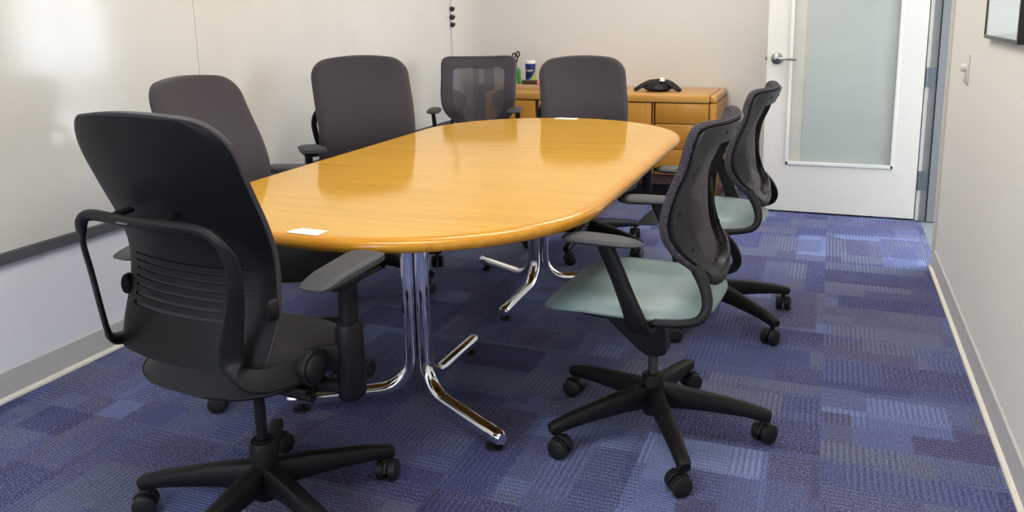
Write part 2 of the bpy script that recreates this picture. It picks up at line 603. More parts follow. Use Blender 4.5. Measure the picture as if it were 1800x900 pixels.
# carpet tiles, half a metre square, laid on the floor
TS = .5
rng = random.Random(7)
tile_meshes = {}
x0s = [0.031 + TS * i for i in range(-6, 2)]
y0s = [2.31 + TS * j for j in range(-8, 8)]
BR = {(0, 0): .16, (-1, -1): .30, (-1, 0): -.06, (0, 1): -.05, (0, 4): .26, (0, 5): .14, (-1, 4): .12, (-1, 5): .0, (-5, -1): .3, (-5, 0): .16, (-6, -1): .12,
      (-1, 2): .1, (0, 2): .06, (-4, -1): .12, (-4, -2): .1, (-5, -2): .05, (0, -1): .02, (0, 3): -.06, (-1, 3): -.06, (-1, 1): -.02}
for i in range(-6, 2):
    for j in range(-8, 8):
        xa, ya = 0.031 + TS * i, 2.31 + TS * j
        a0, a1 = max(xa, XL), min(xa + TS, XR)
        b0, b1 = max(ya, YN), min(ya + TS, YB)
        if i == 1 and YD0 - .02 < ya + .25 < YD1: a1 = min(xa + TS, XR + .03)
        if i == 0: a1 = min(xa + TS, XR)
        if a1 - a0 < .015 or b1 - b0 < .015: continue
        cx, cyy = xa + .25, ya + .25
        key = (round(a0 - cx, 3), round(a1 - cx, 3), round(b0 - cyy, 3), round(b1 - cyy, 3))
        g = .0001
        if key not in tile_meshes:
            k = key
            xs0, xs1, ys0, ys1 = k[0] + g, k[1] - g, k[2] + g, k[3] - g
            c = .0005
            v = [(xs0, ys0, -.006), (xs1, ys0, -.006), (xs1, ys1, -.006), (xs0, ys1, -.006),
                 (xs0, ys0, -c), (xs1, ys0, -c), (xs1, ys1, -c), (xs0, ys1, -c),
                 (xs0 + c, ys0 + c, 0), (xs1 - c, ys0 + c, 0), (xs1 - c, ys1 - c, 0), (xs0 + c, ys1 - c, 0)]
            f = [(0, 1, 5, 4), (1, 2, 6, 5), (2, 3, 7, 6), (3, 0, 4, 7), (4, 5, 9, 8), (5, 6, 10, 9), (6, 7, 11, 10), (7, 4, 8, 11), (8, 9, 10, 11), (3, 2, 1, 0)]
            t = obj('carpet_tile', v, f, 'carpet_pile', fl, False)
            tile_meshes[key] = t.data
        else:
            t = bpy.data.objects.new('carpet_tile', tile_meshes[key]); C.objects.link(t); t.parent = fl
        t.location = (cx, cyy, 0)
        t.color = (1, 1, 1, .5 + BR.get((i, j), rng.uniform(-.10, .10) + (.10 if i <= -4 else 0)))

# baseboards: grey vinyl cove with a cream strip along the carpet


def baseboard(name, pts, n):
    """pts: two floor points; n: direction into the room"""
    a, b = Vector(pts[0]), Vector(pts[1]); n = Vector(n)
    root = struct_empty(name)
    prof = [(0, .014), (.006, .014), (.006, .104), (.003, .108), (0, .108)]
    v = [tuple(p + n * d + Vector((0, 0, z))) for p in (a, b) for d, z in prof]
    k = len(prof)
    f = [(i, (i + 1) % k, k + (i + 1) % k, k + i) for i in range(k)] + [tuple(range(k)), tuple(range(k, 2 * k))]
    obj('vinyl_base', v, f, 'base_grey', root, False)
    prof = [(0, 0), (.018, 0), (.017, .008), (.008, .016), (0, .018)]
    v = [tuple(p + n * d + Vector((0, 0, z))) for p in (a, b) for d, z in prof]
    obj('toe_strip', v, f, 'toe_cream', root, False)


baseboard('baseboard_left', ((XL, YN, 0), (XL, YB, 0)), (1, 0, 0))
baseboard('baseboard_back', ((XL, YB, 0), (XR, YB, 0)), (0, -1, 0))
baseboard('baseboard_right', ((XR, YN, 0), (XR, YD0, 0)), (-1, 0, 0))

struct('trim_2', box(XR - .012, XR - .0002, 1.95, 2.19, 0, 2.2, .002, ), 'bead_white')

# ceiling lights above the frame


def ceiling_light(x, y, label):
    t = thing('ceiling_light', label, 'light', (x, y, ZC), 0, 'ceiling light panels')
    mb = MB()
    for q in ((-.62, .62, -.32, -.29), (-.62, .62, .29, .32), (-.62, -.59, -.29, .29), (.59, .62, -.29, .29)):
        mb.add(box(q[0], q[1], q[2], q[3], -.03, 0))
    mb.build('frame', 'bead_white', t, smooth=False)
    obj('diffuser', *box(-.59, .59, -.29, .29, -.02, -.004), 'lamp_diffuser', t, False)


ceiling_light(-.8, 1.0, 'white ceiling light panel above the near end of the table')
ceiling_light(-.8, 2.9, 'white ceiling light panel above the middle of the table')
ceiling_light(-.8, 4.8, 'white ceiling light panel above the credenza side')

# ------------------------------------------------------------------ whiteboard on the left wall
wb = thing('whiteboard', 'large white glossy whiteboard covering the left wall above knee height', 'whiteboard', (XL, 2.8, .523))
YS, YW = 2.845, 5.431
obj('board_panel', *box(.0, .016, YN + .3 - 2.8, YS - .0012 - 2.8, 0, 2.0, .0012, 1), 'whiteboard_gloss', wb, False)
obj('board_panel', *box(.0, .016, YS + .0012 - 2.8, YW - 2.8, 0, 2.0, .0012, 1), 'whiteboard_gloss', wb, False)
obj('seam_strip', *box(.0, .012, YS - .0012 - 2.8, YS + .0012 - 2.8, 0, 2.0), 'dark_trim', wb, False)
o = obj('bottom_rail', *box(.0, .022, YN + .3 - 2.8, YW - 2.8, -.04, -.001, .002, 1), 'dark_trim', wb, False)
o['label'] = 'dark grey bottom rail'
obj('end_trim', *box(.0, .022, YW - 2.8 + .0006, YW - 2.8 + .016, -.04, 2.0, .002, 1), 'base_grey', wb, False)
for z, r, lab, i in ((1.335, .02, 'topmost small black clip on the end trim of the whiteboard', 0),
                     (1.275, .024, 'middle small black clip on the end trim of the whiteboard', 1),
                     (1.222, .02, 'lowest small black clip on the end trim of the whiteboard', 2)):
    t = thing('magnetic_clip', lab, 'clip', (XL + .0222, YW + .0, z), 0, 'clips on the whiteboard end trim')
    obj('magnet', *cyl(r * .8, 0, .014, (0, 0, 0), 'X'), 'frame_black', t)
    obj('grip', *sweep([(.012, 0, -.018), (.026, 0, -.004), (.026, 0, .012)], (.012, .004), 8), 'rubber_black', t)

# ------------------------------------------------------------------ table
TX, TW, TE = -1.247, .640, .60
TY0, TY1 = 2.275, 3.540
table = thing('conference_table', 'long honey oak conference table with rounded ends on chrome legs', 'table', (TX, 2.92, 0))


def racetrack(off, n=48):
    P = []
    for k in range(n + 1):
        t = PI * k / n
        P.append(((TW - off) * math.cos(t), TY1 - 2.92 + (TE - off) * math.sin(t)))
    for k in range(n + 1):
        t = PI + PI * k / n
        P.append(((TW - off) * math.cos(t), TY0 - 2.92 + (TE - off) * math.sin(t)))
    return P


ZT, TH = .738, .040
top_in = racetrack(.034)
n = len(top_in)
v = [(x, y, ZT) for x, y in top_in] + [(x, y, ZT - .02) for x, y in top_in]
cap = [(i, i + 1, 47 - i, 48 - i) for i in range(24) if i < 23] + [(23, 24, 25)] + [(0, 48, 49, 97)] + [(49 + i, 49 + i + 1, 49 + 47 - i, 49 + 48 - i) for i in range(23)] + [(49 + 23, 49 + 24, 49 + 25)]
obj('table_top', v, cap + [tuple(i + n for i in q) for q in cap] + [(i, (i + 1) % n, n + (i + 1) % n, n + i) for i in range(n)], 'table_oak', table, ang=30)
prof = [(.034, ZT - .02), (.034, ZT), (.020, ZT - .0008), (.010, ZT - .004), (.003, ZT - .011), (0, ZT - .020), (.003, ZT - .029), (.010, ZT - .036), (.020, ZT - .0395), (.06, ZT - TH)]
v = []
for d, z in prof: v += [(x, y, z) for x, y in racetrack(d)]
f = [(j * n + i, j * n + (i + 1) % n, (j + 1) * n + (i + 1) % n, (j + 1) * n + i) for j in range(len(prof) - 1) for i in range(n)]
under = list(range((len(prof) - 1) * n, len(prof) * n))
f.append(tuple(under))
obj('bullnose_edge', v, f, 'edge_oak', table, ang=50)
for (px, py, a0) in ((-1.244, 2.265, 90), (-1.246, 3.45, -90)):
    loc = (px - TX, py - 2.92)
    plate = obj('mounting_plate', *cyl(.16, .689, .6975, (loc[0], loc[1], 0), 'Z', 32), 'black_plastic', table)
    for k in range(3):
        a = R(a0 + 120 * k)
        d = Vector((math.cos(a), math.sin(a), 0)); r0 = .030
        pts = [(r0, .69), (r0, .5), (r0, .3), (r0, .165)]
        for q in range(1, 8):
            t = (PI / 2) * q / 7
            pts.append((r0 + .115 - .115 * math.cos(t), .165 - .115 * math.sin(t)))
        pts += [(.25, .048), (.35, .046), (.425, .045), (.440, .045)]
        rr = [.0245] * (len(pts) - 2) + [.0245, .0225]
        pts.append((.448, .045)); rr.append(.016)
        path = [Vector((loc[0], loc[1], 0)) + d * r + Vector((0, 0, z)) for r, z in pts]
        leg = obj('pedestal_leg', *sweep(path, rr, 20, upv=tuple(d)), 'chrome', table)
        g = Vector((loc[0], loc[1], 0)) + d * .405
        obj('glide', *lathe([(.012, .022), (.012, .012), (.026, .008), (.028, .003), (.024, .0)], 20, (g.x, g.y, 0)), 'black_plastic', leg)


def card(x, y, w, d, rz, label):
    t = thing('paper_card', label, 'card', (x, y, ZT + .0005), rz, 'paper cards on the table')
    v = [(-w / 2 + .018, d / 2, 0), (-w / 2, d / 2 - .02, 0), (-w / 2, -d / 2, 0), (w / 2, -d / 2, 0), (w / 2, d / 2, 0)]
    n = len(v)
    vv = v + [(a, b, .0008) for a, b, c in v]
    obj('card', vv, [tuple(range(n)), tuple(range(n, 2 * n))] + [(i, (i + 1) % n, n + (i + 1) % n, n + i) for i in range(n)], 'paper_white', t, False)
    return t


card(-1.272, 1.724, .100, .050, R(-2), 'white paper card on the near end of the oak table')
card(-1.297, 4.078, .125, .055, R(-2), 'white paper card on the far end of the oak table')

# ------------------------------------------------------------------ shared chair parts


def star_base(t, phase, mat='black_base', z_hub=.225, off=(0, 0)):
    OB = Vector((off[0], off[1], 0))
    """phase: local angle in radians of the first leg"""
    obj('base_hub', *lathe([(.022, .062), (.030, .066), (.034, .09), (.036, .15), (.033, z_hub - .006), (.029, z_hub)], 24, OB), mat, t)
    for k in range(5):
        a = phase + 2 * PI * k / 5
        d = Vector((math.cos(a), math.sin(a), 0))
        pts, rr = [], []
        for q, z, w, h in ((.018, .126, .025, .040), (.06, .126, .025, .037), (.12, .122, .0235, .032), (.20, .113, .022, .026), (.28, .102, .0205, .021), (.325, .092, .020, .019), (.345, .087, .019, .018), (.353, .085, .015, .014)):
            pts.append(OB + d * q + Vector((0, 0, z))); rr.append((w, h))
        leg = obj('base_leg', *sweep(pts, rr, 12, power=3.2), mat, t)
        # twin wheel caster, fork turned at its own angle
        mb = MB()
        ca = a + (.9, -.7, .3, 2.1, -1.4)[k]
        p = OB + d * .330
        ax = Vector((-math.sin(ca), math.cos(ca), 0)); fw = Vector((math.cos(ca), math.sin(ca), 0))
        wc = p + fw * .012
        rot = Matrix((ax, Vector((0, 0, 1)), fw)).transposed().to_4x4()
        for s in (-1, 1):
            m = Matrix.Translation(wc + ax * (s * .0175) + Vector((0, 0, .0300))) @ rot
            mb.add(lathe([(.010, -.012), (.026, -.012), (.0300, -.009), (.0300, .009), (.026, .012), (.010, .0135), (.008, .0135)] if s > 0 else
                         [(.008, -.0135), (.010, -.0135), (.026, -.012), (.0300, -.009), (.0300, .009), (.026, .012), (.010, .012)], 20, (0, 0, 0), 'X'), m)
        mb.add(lathe([(.0085, .04), (.0085, .082)], 10, (p.x, p.y, 0)))
        hood = []
        for q in range(7):
            an = R(25 + 25 * q)
            hood.append(wc + fw * (.0325 * math.cos(an)) + Vector((0, 0, .0300 + .0325 * math.sin(an))))
        mb.add(sweep(hood, (.005, .0035), 8, upv=(0, 0, 1)))
        mb.build('caster', 'rubber_black', leg)

# ------------------------------------------------------------------ upholstered task chair with slotted shell and wire frame
LZ = [.50, .56, .64, .70, .76, .84, .92, 1.0, 1.06, 1.11]
LY = [-.150, -.132, -.104, -.092, -.092, -.116, -.152, -.186, -.204, -.216]
lprof = interp(LZ, LY)
LW = .240


def lw(z, ext=0.0, ztop=1.106):
    z0, w = .915, LW + ext
    w *= 1 - .10 * max(0, (.62 - z) / .12) ** 2
    w *= 1 - .02 * math.exp(-((z - .74) / .09) ** 2)
    zt = ztop + ext
    if z > zt - .105:
        q = min(1, (z - (zt - .105)) / .105)
        w -= .105 * (1 - math.sqrt(max(0, 1 - q * q)))
    return max(w, .02)


def lback(u, z, off=0.0, ext=0.0):
    x = u * lw(z, ext)
    z = z - .008 * u * u * max(0, (z - .98) / .115) ** 2
    return x, lprof(z) - .035 + .045 * (abs(x) / LW) ** 2.2 + off, z


def leap_chair(label, x, y, a, phase, dz=0.0, arm_l=.70, arm_r=.70, arm_sep=.318, off=(0, 0), slide_l=0.0):
    t = thing('task_chair', label, 'chair', (x, y, 0), -a, 'upholstered office chairs')
    star_base(t, R(phase) + a, off=off)
    obj('gas_column', *lathe([(.024, .20), (.024, .232), (.0145, .232), (.0145, .40 + dz)], 20, (off[0], off[1], 0)), 'black_plastic', t)
    # mechanism under the seat
    mb = MB().add(box(-.065, .065, -.06, .13, .385 + dz, .42 + dz, .012)).add(box(-.235, .235, -.03, .06, .392 + dz, .422 + dz, .01))
    mb.add(sweep([(-.25, -.02, .40 + dz), (.25, -.02, .40 + dz)], .012, 10))
    mech = mb.build('mechanism', 'black_plastic', t)
    kn = obj('front_knob', *lathe([(.010, .20), (.010, .262), (.024, .262), (.026, .266), (.026, .286), (.022, .290)], 24, (0, .16, .405 + dz), 'X'), 'black_plastic', mech)
    obj('paddle', *box(-.02, .02, -.10, -.06, .392 + dz, .402 + dz, .004), 'black_plastic', mech)
    # seat
    zt = .497 + dz

    def top(r, X, Y): return zt - .012 * r ** 2 - .040 * r ** 8 - .025 * max(0, (Y - .16) / .14) ** 2 * 1.0

    def bot(r, X, Y): return zt - .094 + .026 * r ** 3 + .022 * r ** 8 - .010 * max(0, (Y - .18) / .12)
    sh = lambda X, Y: (X * (1 - .10 * max(0, -Y / .25) ** 2), Y)
    obj('seat', *disc(.248, .250, 2.9, top, bot, (0, .055), 12, 56, sh), 'dark_fabric', t)
    obj('seat_pan', *disc(.215, .215, 2.9, lambda r, X, Y: zt - .066, lambda r, X, Y: zt - .098 + .024 * r ** 3, (0, .05), 6, 40, sh), 'shell_black', t)
    # shell: outer skin with slots, built as a closed sheet then cut
    Z0, Z1 = .515, 1.100
    slots = [(.622, .0090), (.644, .0080), (.666, .0070), (.687, .0062), (.707, .0055), (.726, .0046), (.744, .0036)]
    zs = set()
    for k in range(49): zs.add(Z0 + (Z1 - Z0) * math.sin(.5 * PI * k / 48))
    zs = [z for z in zs if all(abs(z - s) > h / 2 + .002 for s, h in slots)]
    for s, h in slots: zs += [s - h / 2, s + h / 2]
    zs = sorted(zs)
    nu = 28
    us = [-1 + 2 * i / nu for i in range(nu + 1)]
    bm = bmesh.new()
    grid = [[bm.verts.new(lback(u, z, -.016 - (.004 if abs(u) < .97 else 0))) for u in us] for z in zs]
    for j in range(len(zs) - 1):
        zm = (zs[j] + zs[j + 1]) / 2
        isl = any(abs(zm - s) < h / 2 for s, h in slots)
        for i in range(nu):
            if isl and abs((us[i] + us[i + 1]) / 2) < .82: continue
            bm.faces.new((grid[j][i], grid[j][i + 1], grid[j + 1][i + 1], grid[j + 1][i]))
    bmesh.ops.recalc_face_normals(bm, faces=bm.faces)
    bmesh.ops.solidify(bm, geom=bm.faces[:], thickness=.010)
    me_v = [tuple(v.co + Vector((0, 0, dz))) for v in bm.verts]; bm.verts.index_update()
    me_f = [tuple(v.index for v in f.verts) for f in bm.faces]; bm.free()
    shell = obj('backrest_shell', me_v, me_f, 'shell_black', t)
    # back cushion: upholstered front wrapping a little round the rim
    def cush(u, v, s):
        z = .535 + (1.1095 - .535) * math.sin(.5 * PI * (.5 + .5 * v))
        edge = ((1 - abs(u) ** 7) * (1 - abs(v) ** 9))
        x_, y_, z_ = lback(u, z, 0, .004)
        if s == 1: return x_, y_ - .0135, z_ + dz
        return x_, y_ - .004 + .032 * max(edge, 0) ** .5, z_ + dz
    obj('back_cushion', *slab(cush, 30, 46), 'grey_fabric', t)
    # lumbar sliders
    for s in (-1, 1):
        p = lback(s, .655)
        obj('lumbar_slider', *sweep([(p[0] - s * .008, p[1] - .036, p[2] + dz), (p[0] - s * .004, p[1] - .030, p[2] + dz), (p[0] - s * .001, p[1] - .016, p[2] + dz)], [(.010, .022), (.013, .026), (.013, .026)], 18, upv=(0, 0, 1)), 'black_plastic', shell)
    # wire frame loop behind the shell
    def yb(x, z): return lprof(z) - .035 + .045 * (abs(x) / LW) ** 2.2
    P = [(-.226, -.192, .560), (-.222, -.205, .62), (-.228, -.215, .72), (-.228, -.226, .79), (-.210, -.236, .845), (-.17, -.238, .866), (-.06, -.246, .866), (.06, -.246, .866), (.17, -.238, .862), (.216, -.234, .838), (.238, -.224, .785), (.228, -.215, .71), (.200, -.207, .62), (.186, -.204, .565), (.200, -.200, .527), (.238, -.172, .507), (.262, -.10, .499), (.264, .0, .494)]
    Q = [(-.262, 0, .505), (-.258, -.10, .512), (-.240, -.165, .526)] + P
    path = [p + Vector((0, 0, dz)) for p in spline(Q, 5)]
    rr, tw_ = [], []
    for p in path:
        h = p.z - dz
        leg = max(0, min(1, (.850 - h) / .05))
        low = max(0, min(1, (.74 - h) / .16))
        yk = max(0, min(1, (.548 - h) / .035))
        tw_.append(R(53) * leg * (1 - yk))
        if p.x < 0: yk *= .35
        rr.append(((.011 - .004 * leg) * (1 - yk) + .028 * yk, (.014 + .003 * leg + .010 * low) * (1 - yk) + .010 * yk))
    wire = obj('back_frame', *sweep(path, rr, 12, upv=(1, 0, 0), power=2.4, twist=tw_), 'black_plastic', t)
    for s in (-.10, .05):
        obj('frame_clip', *sweep([(s, -.240, .866 + dz), (s, -.222, .872 + dz), (s, -.188, .874 + dz)], (.013, .006), 10, upv=(0, 0, 1), power=3), 'black_plastic', wire)
    if label.startswith('black-backed'):
        tx = MB().add(text_vf('Steelcase', .0095), Matrix.Translation((-.045, -.2576, .864 + dz)) @ Matrix.Rotation(R(90), 4, 'X') )
        tx.build('lettering', 'grey_text', wire, smooth=False)
    # armrests
    for s in (-1, 1):
        xs = s * arm_sep
        arm_z = arm_r if s > 0 else arm_l
        mb = MB()
        mb.add(sweep([(s * .10, .02, .405 + dz), (s * .20, .03, .405 + dz), (xs, .04, .415 + dz)], (.020, .014), 10, power=3))
        mb.add(sweep([(xs, .045, .385 + dz), (xs, .045, .395 + dz), (xs, .045, .57), (xs, .045, .580)], [(.020, .028), (.026, .034), (.026, .034), (.022, .030)], 14, upv=(0, 1, 0), power=3.5))
        mb.add(sweep([(s * .240, -.02, .49 + dz), (s * .262, .0, .495 + dz), (xs, .03, .50 + dz), (xs, .05, .505 + dz)], (.010, .034), 10, power=3))
        mb.add(sweep([(xs, .045, .56), (xs, .050, arm_z - .05), (xs, .06, arm_z - .028)], [(.018, .026), (.017, .024), (.024, .04)], 14, upv=(0, 1, 0), power=3.5))
        mb.add(box(xs - .030, xs + .030, -.03, .15, arm_z - .040, arm_z - .026, .005))
        arm = mb.build('armrest', 'black_plastic', t)
        rot = s * .05

        def ptop(r, X, Y): return -.003 * r ** 2 - .006 * r ** 10 - .010 * max(0, (-Y - .05) / .08)

        def pbot(r, X, Y): return -.030 + .008 * r ** 6
        shp = lambda X, Y: (X * (1 + .10 * Y / .125), Y)
        pad = obj('arm_pad', *disc(.048, .128, 5.5, ptop, pbot, (0, 0), 8, 48, shp), 'pad_grey', arm)
        pad.location = (xs - s * .014, .052 + (slide_l if s < 0 else 0), arm_z); pad.rotation_euler = (R(2), 0, rot)
    # tension knob on the right, pivot cover on the left
    o = obj('tension_knob', *lathe([(.034, .262), (.041, .266), (.043, .284), (.0415, .289), (.034, .290), (.033, .296), (.028, .300)], 32, (0, -.050, .496 + dz), 'X'), 'black_plastic', t)
    obj('pivot_cover', *lathe([(.030, -.258), (.036, -.262), (.036, -.276), (.030, -.282)], 28, (0, -.050, .490 + dz), 'X'), 'black_plastic', t)
    return t


leap_chair('black-backed office chair seen from behind at the near end of the oak table', -1.363, 1.53, .08, 51, 0.0, .722, .722, off=(.042, .012))
leap_chair('grey office chair tucked under the left table edge right behind the black-backed chair', -1.92, 2.30, 1.50, -6, -.01, .722, .668, slide_l=-.130)
leap_chair('grey office chair at the middle of the left table edge angled towards the near end', -2.04, 3.335, 2.36, 57, -.005, .668, .715)
leap_chair('grey office chair tucked under the far end of the table before the credenza', -1.21, 4.19, 2.70, 51, -.055, .655, .655)

# ------------------------------------------------------------------ mesh-backed chair with sage seat
MZ = [.50, .53, .566, .60, .632, .68, .73, .77, .825, .896, .967, 1.004, 1.02]
MY = [-.190, -.184, -.170, -.146, -.116, -.090, -.080, -.085, -.101, -.130, -.148, -.162, -.170]
mprof = interp(MZ, MY)


def my(x, z):
    q = min(1.0, abs(x) / .225)
    base = mprof(z)
    cen = -(.018 + .034 * max(0, min(1, (z - .84) / .13)) + .050 * math.exp(-((z - .72) / .12) ** 2)) * max(0, min(1, (z - .56) / .06))
    lowc = -.190 + (z - .53) * .3
    low = max(0, min(1, (.66 - z) / .06))
    b = base * (1 - low) + (base * q + max(base, min(base, lowc)) * (1 - q)) * low
    return b + cen * (1 - q * q)


M_OUT = [(0, .996), (.10, .997), (.195, .999), (.225, .986), (.231, .95), (.230, .85), (.229, .76), (.220, .69), (.198, .635), (.155, .59), (.10, .556), (.05, .538), (0, .532)]
M_IN = [(0, .938), (.09, .938), (.145, .936), (.164, .920), (.168, .88), (.168, .82), (.167, .76), (.162, .70), (.148, .655), (.115, .615), (.075, .588), (.035, .575), (0, .572)]


def outline(half, n=8):
    r = spline([(x, 0, z) for x, z in half], n)
    r = [(max(0, p.x), p.z) for p in r]
    return r + [(-x, z) for x, z in reversed(r[1:-1])]


OUTL, INL = outline(M_OUT), outline(M_IN)


def ring(outer, inner, yf, yb, sub=3, wrap=0.0):
    """closed ring between two outlines following my(x,z); yf/yb front and back offsets"""
    n = len(outer)
    vs, fs = [], []
    rows = []
    for s, off in ((0, yf), (1, yb)):
        for k in range(sub + 1):
            t = k / sub
            row = []
            for (xo, zo), (xi, zi) in zip(outer, inner):
                X, Z = xo + (xi - xo) * t, zo + (zi - zo) * t
                row.append(len(vs)); vs.append((X, my(X, Z) + off, Z))
            rows.append(row)
    m = sub + 1
    order = rows[:m] + rows[m:][::-1]
    for j in range(len(order)):
        a, b = order[j], order[(j + 1) % len(order)]
        for i in range(n):
            fs.append((a[i], a[(i + 1) % n], b[(i + 1) % n], b[i]))
    return vs, fs


def scaled(ol, d):
    """move an outline outwards by d along its normal"""
    n = len(ol); r = []
    for i in range(n):
        (x0, z0), (x1, z1) = ol[i - 1], ol[(i + 1) % n]
        tx, tz = x1 - x0, z1 - z0; l = math.hypot(tx, tz) or 1
        r.append((ol[i][0] - tz / l * d, ol[i][1] + tx / l * d))
    return r


def mesh_chair(label, x, y, a, phase, dz=0.0, arm_z=.70, seat='sage_vinyl'):
    t = thing('mesh_chair', label, 'chair', (x, y, 0), -a, 'mesh-backed office chairs')
    star_base(t, R(phase) + a, z_hub=.197)
    col = obj('gas_column', *lathe([(.015, .19), (.015, .30 + dz)], 20), 'column_grey', t)
    up_ = Matrix.Translation((0, 0, dz))
    # mechanism: a wedge rising towards the front of the seat
    v = []
    for yy, w, z0, z1 in ((-.045, .030, .275, .350), (-.02, .042, .268, .400), (.03, .050, .285, .425), (.12, .062, .370, .440), (.17, .055, .415, .442)):
        v += [(-w, yy, z0), (w, yy, z0), (w, yy, z1), (-w, yy, z1)]
    f = [(0, 1, 2, 3), (16, 17, 18, 19)]
    for j in range(4):
        for i in range(4): f.append((j * 4 + i, j * 4 + (i + 1) % 4, j * 4 + 4 + (i + 1) % 4, j * 4 + 4 + i))
    mb = MB().add((v, f), up_).add(box(-.20, .20, -.10, .05, .432, .446, .006), up_).add(cyl(.036, .264, .30, (0, 0, 0)), up_)
    mb.build('mechanism', 'black_plastic', t)
    zt = .508 + dz

    def top(r, X, Y): return zt - .010 * r ** 2 - .030 * r ** 9 - .030 * max(0, (Y - .12) / .16) ** 2

    def bot(r, X, Y): return zt - .056 + .010 * r ** 8 - .022 * max(0, (Y - .12) / .16) ** 2
    sh = lambda X, Y: (X * (1 - .08 * max(0, -Y / .25) ** 2), Y)
    obj('seat', *disc(.248, .252, 4.0, top, bot, (0, .050), 12, 60, sh), seat, t)
    obj('seat_pan', *disc(.225, .215, 3.0, lambda r, X, Y: zt - .046 - .02 * max(0, (Y - .12) / .16) ** 2, lambda r, X, Y: zt - .064 - .02 * max(0, (Y - .12) / .16) ** 2, (0, .03), 4, 48, sh), 'black_plastic', t)
    # backrest frame: plastic ring at the back, knit mesh stretched over the front and the rim
    fr = obj('back_frame', *ring(scaled(OUTL, -.002), scaled(INL, .004), -.008, -.030, 4), 'lumbar_plastic', t)
    fr.location.z = dz
    bd = obj('mesh_border', *ring(scaled(OUTL, .006), INL, .006, -.007, 4), 'mesh_border_fabric', t)
    bd.location.z = dz
    # rolled rim of knit mesh
    rim = [(X, my(X, Z) - .006, Z) for X, Z in scaled(OUTL, .004)]
    rm = obj('mesh_rim', *sweep(rim, (.009, .014), 10, upv=(0, 1, 0), closed=True), 'mesh_border_fabric', bd)
    vs, fs = [], []
    N, K = len(INL), 8
    cxz = (0, .76)
    for k in range(K + 1):
        s = k / K
        for X, Z in scaled(INL, .003):
            X2, Z2 = X * s, cxz[1] + (Z - cxz[1]) * s
            vs.append((X2, my(X2, Z2) + .001, Z2))
    for k in range(K):
        for i in range(N):
            q = (k * N + i, k * N + (i + 1) % N, (k + 1) * N + (i + 1) % N, (k + 1) * N + i)
            fs.append(q)
    mp = obj('mesh_panel', vs, fs, 'chair_mesh', t); mp.location.z = dz
    # lumbar support: two lobes behind the mesh
    for s in (-1, 1):
        L = [(.170, .806), (.150, .797), (.120, .787), (.096, .768), (.084, .738), (.088, .704), (.104, .676), (.117, .654), (.116, .630), (.104, .606), (.112, .606), (.140, .640), (.158, .68), (.168, .75)]
        sp_ = spline([(X, 0, Z) for X, Z in L] + [(L[0][0], 0, L[0][1])], 4)[:-1]
        vs, n2 = [], len(sp_)
        cxx, czz = .132, .712
        for off in (-.006, -.016):
            for sc in (1.0, .6, .25):
                for p in sp_:
                    X, Z = s * (cxx + (p.x - cxx) * sc), czz + (p.z - czz) * sc
                    vs.append((X, my(X, Z) + off - (.004 * (1 - sc) if off < -.01 else 0), Z))
        fs = []
        for o_ in (0, 3 * n2):
            for q in range(2):
                for i in range(n2):
                    fs.append((o_ + q * n2 + i, o_ + q * n2 + (i + 1) % n2, o_ + (q + 1) * n2 + (i + 1) % n2, o_ + (q + 1) * n2 + i))
            fs.append(tuple(o_ + 2 * n2 + i for i in range(n2)))
        for i in range(n2): fs.append((i, (i + 1) % n2, 3 * n2 + (i + 1) % n2, 3 * n2 + i))
        lp = obj('lumbar_lobe', vs, fs, 'lumbar_plastic', t); lp.location.z = dz
    for X, Z in ((-.10, .972), (0, .972), (.10, .972), (-.202, .87), (.202, .87), (-.202, .76), (.202, .76), (-.17, .655), (.17, .655)):
        obj('screw', *lathe([(.0055, 0), (.0055, -.002), (.003, -.002)], 10, (X, my(X, Z) - .0295, Z), 'Y'), 'rubber_black', fr)
    # J shaped uprights from the frame down and under the seat
    for s in (-1, 1):
        P = [(s * .175, -.162, .612), (s * .195, -.188, .575), (s * .212, -.203, .540), (s * .226, -.204, .508), (s * .236, -.186, .482), (s * .238, -.14, .467), (s * .236, -.06, .457), (s * .215, .0, .447)]
        path = [p + Vector((0, 0, dz)) for p in spline(P, 5)]
        n3 = len(path)
        rr = [(.010, .018 - .006 * min(1, i / (n3 * .6))) for i in range(n3)]
        obj('back_upright', *sweep(path, rr, 12, upv=(0, -1, .3), power=2.8), 'black_plastic', t)
    # cross bar joining the uprights behind the seat
    path = spline([(-.17, -.172, .600 + dz), (-.10, -.196, .556 + dz), (0, -.204, .540 + dz), (.10, -.196, .556 + dz), (.17, -.172, .600 + dz)], 5)
    obj('cross_bar', *sweep(path, (.010, .016), 10, upv=(0, 0, 1), power=2.6), 'black_plastic', t)
    # armrests
    for s in (-1, 1):
        X = s * .268
        P = [(s * .10, -.03, .425 + dz), (s * .20, -.035, .425 + dz), (s * .258, -.030, .445 + dz), (s * .272, -.012, .50 + dz), (X, .030, .60 + (arm_z - .70)), (X, .060, arm_z - .035), (X, .066, arm_z - .022)]
        path = spline(P, 5)
        n3 = len(path)
        rr = []
        for i in range(n3):
            q = i / (n3 - 1)
            rr.append((.012 + .004 * (1 - q), .024 + .010 * math.exp(-((q - .35) / .16) ** 2)))
        arm = obj('armrest', *sweep(path, rr, 14, upv=(0, 1, 0), power=3), 'black_plastic', t)
        pad = obj('arm_pad', *disc(.044, .118, 2.8, lambda r, X_, Y_: -.006 * r ** 2 - .008 * r ** 8, lambda r, X_, Y_: -.024 + .010 * r ** 6 - .006 * max(0, (Y_) / .1), (0, 0), 8, 44, lambda X_, Y_: (X_ * (1 + .08 * Y_ / .118) - s * .004, Y_)), 'pad_grey', arm)
        pad.location = (X - s * .008, .078, arm_z); pad.rotation_euler = (0, 0, s * .08)
    return t


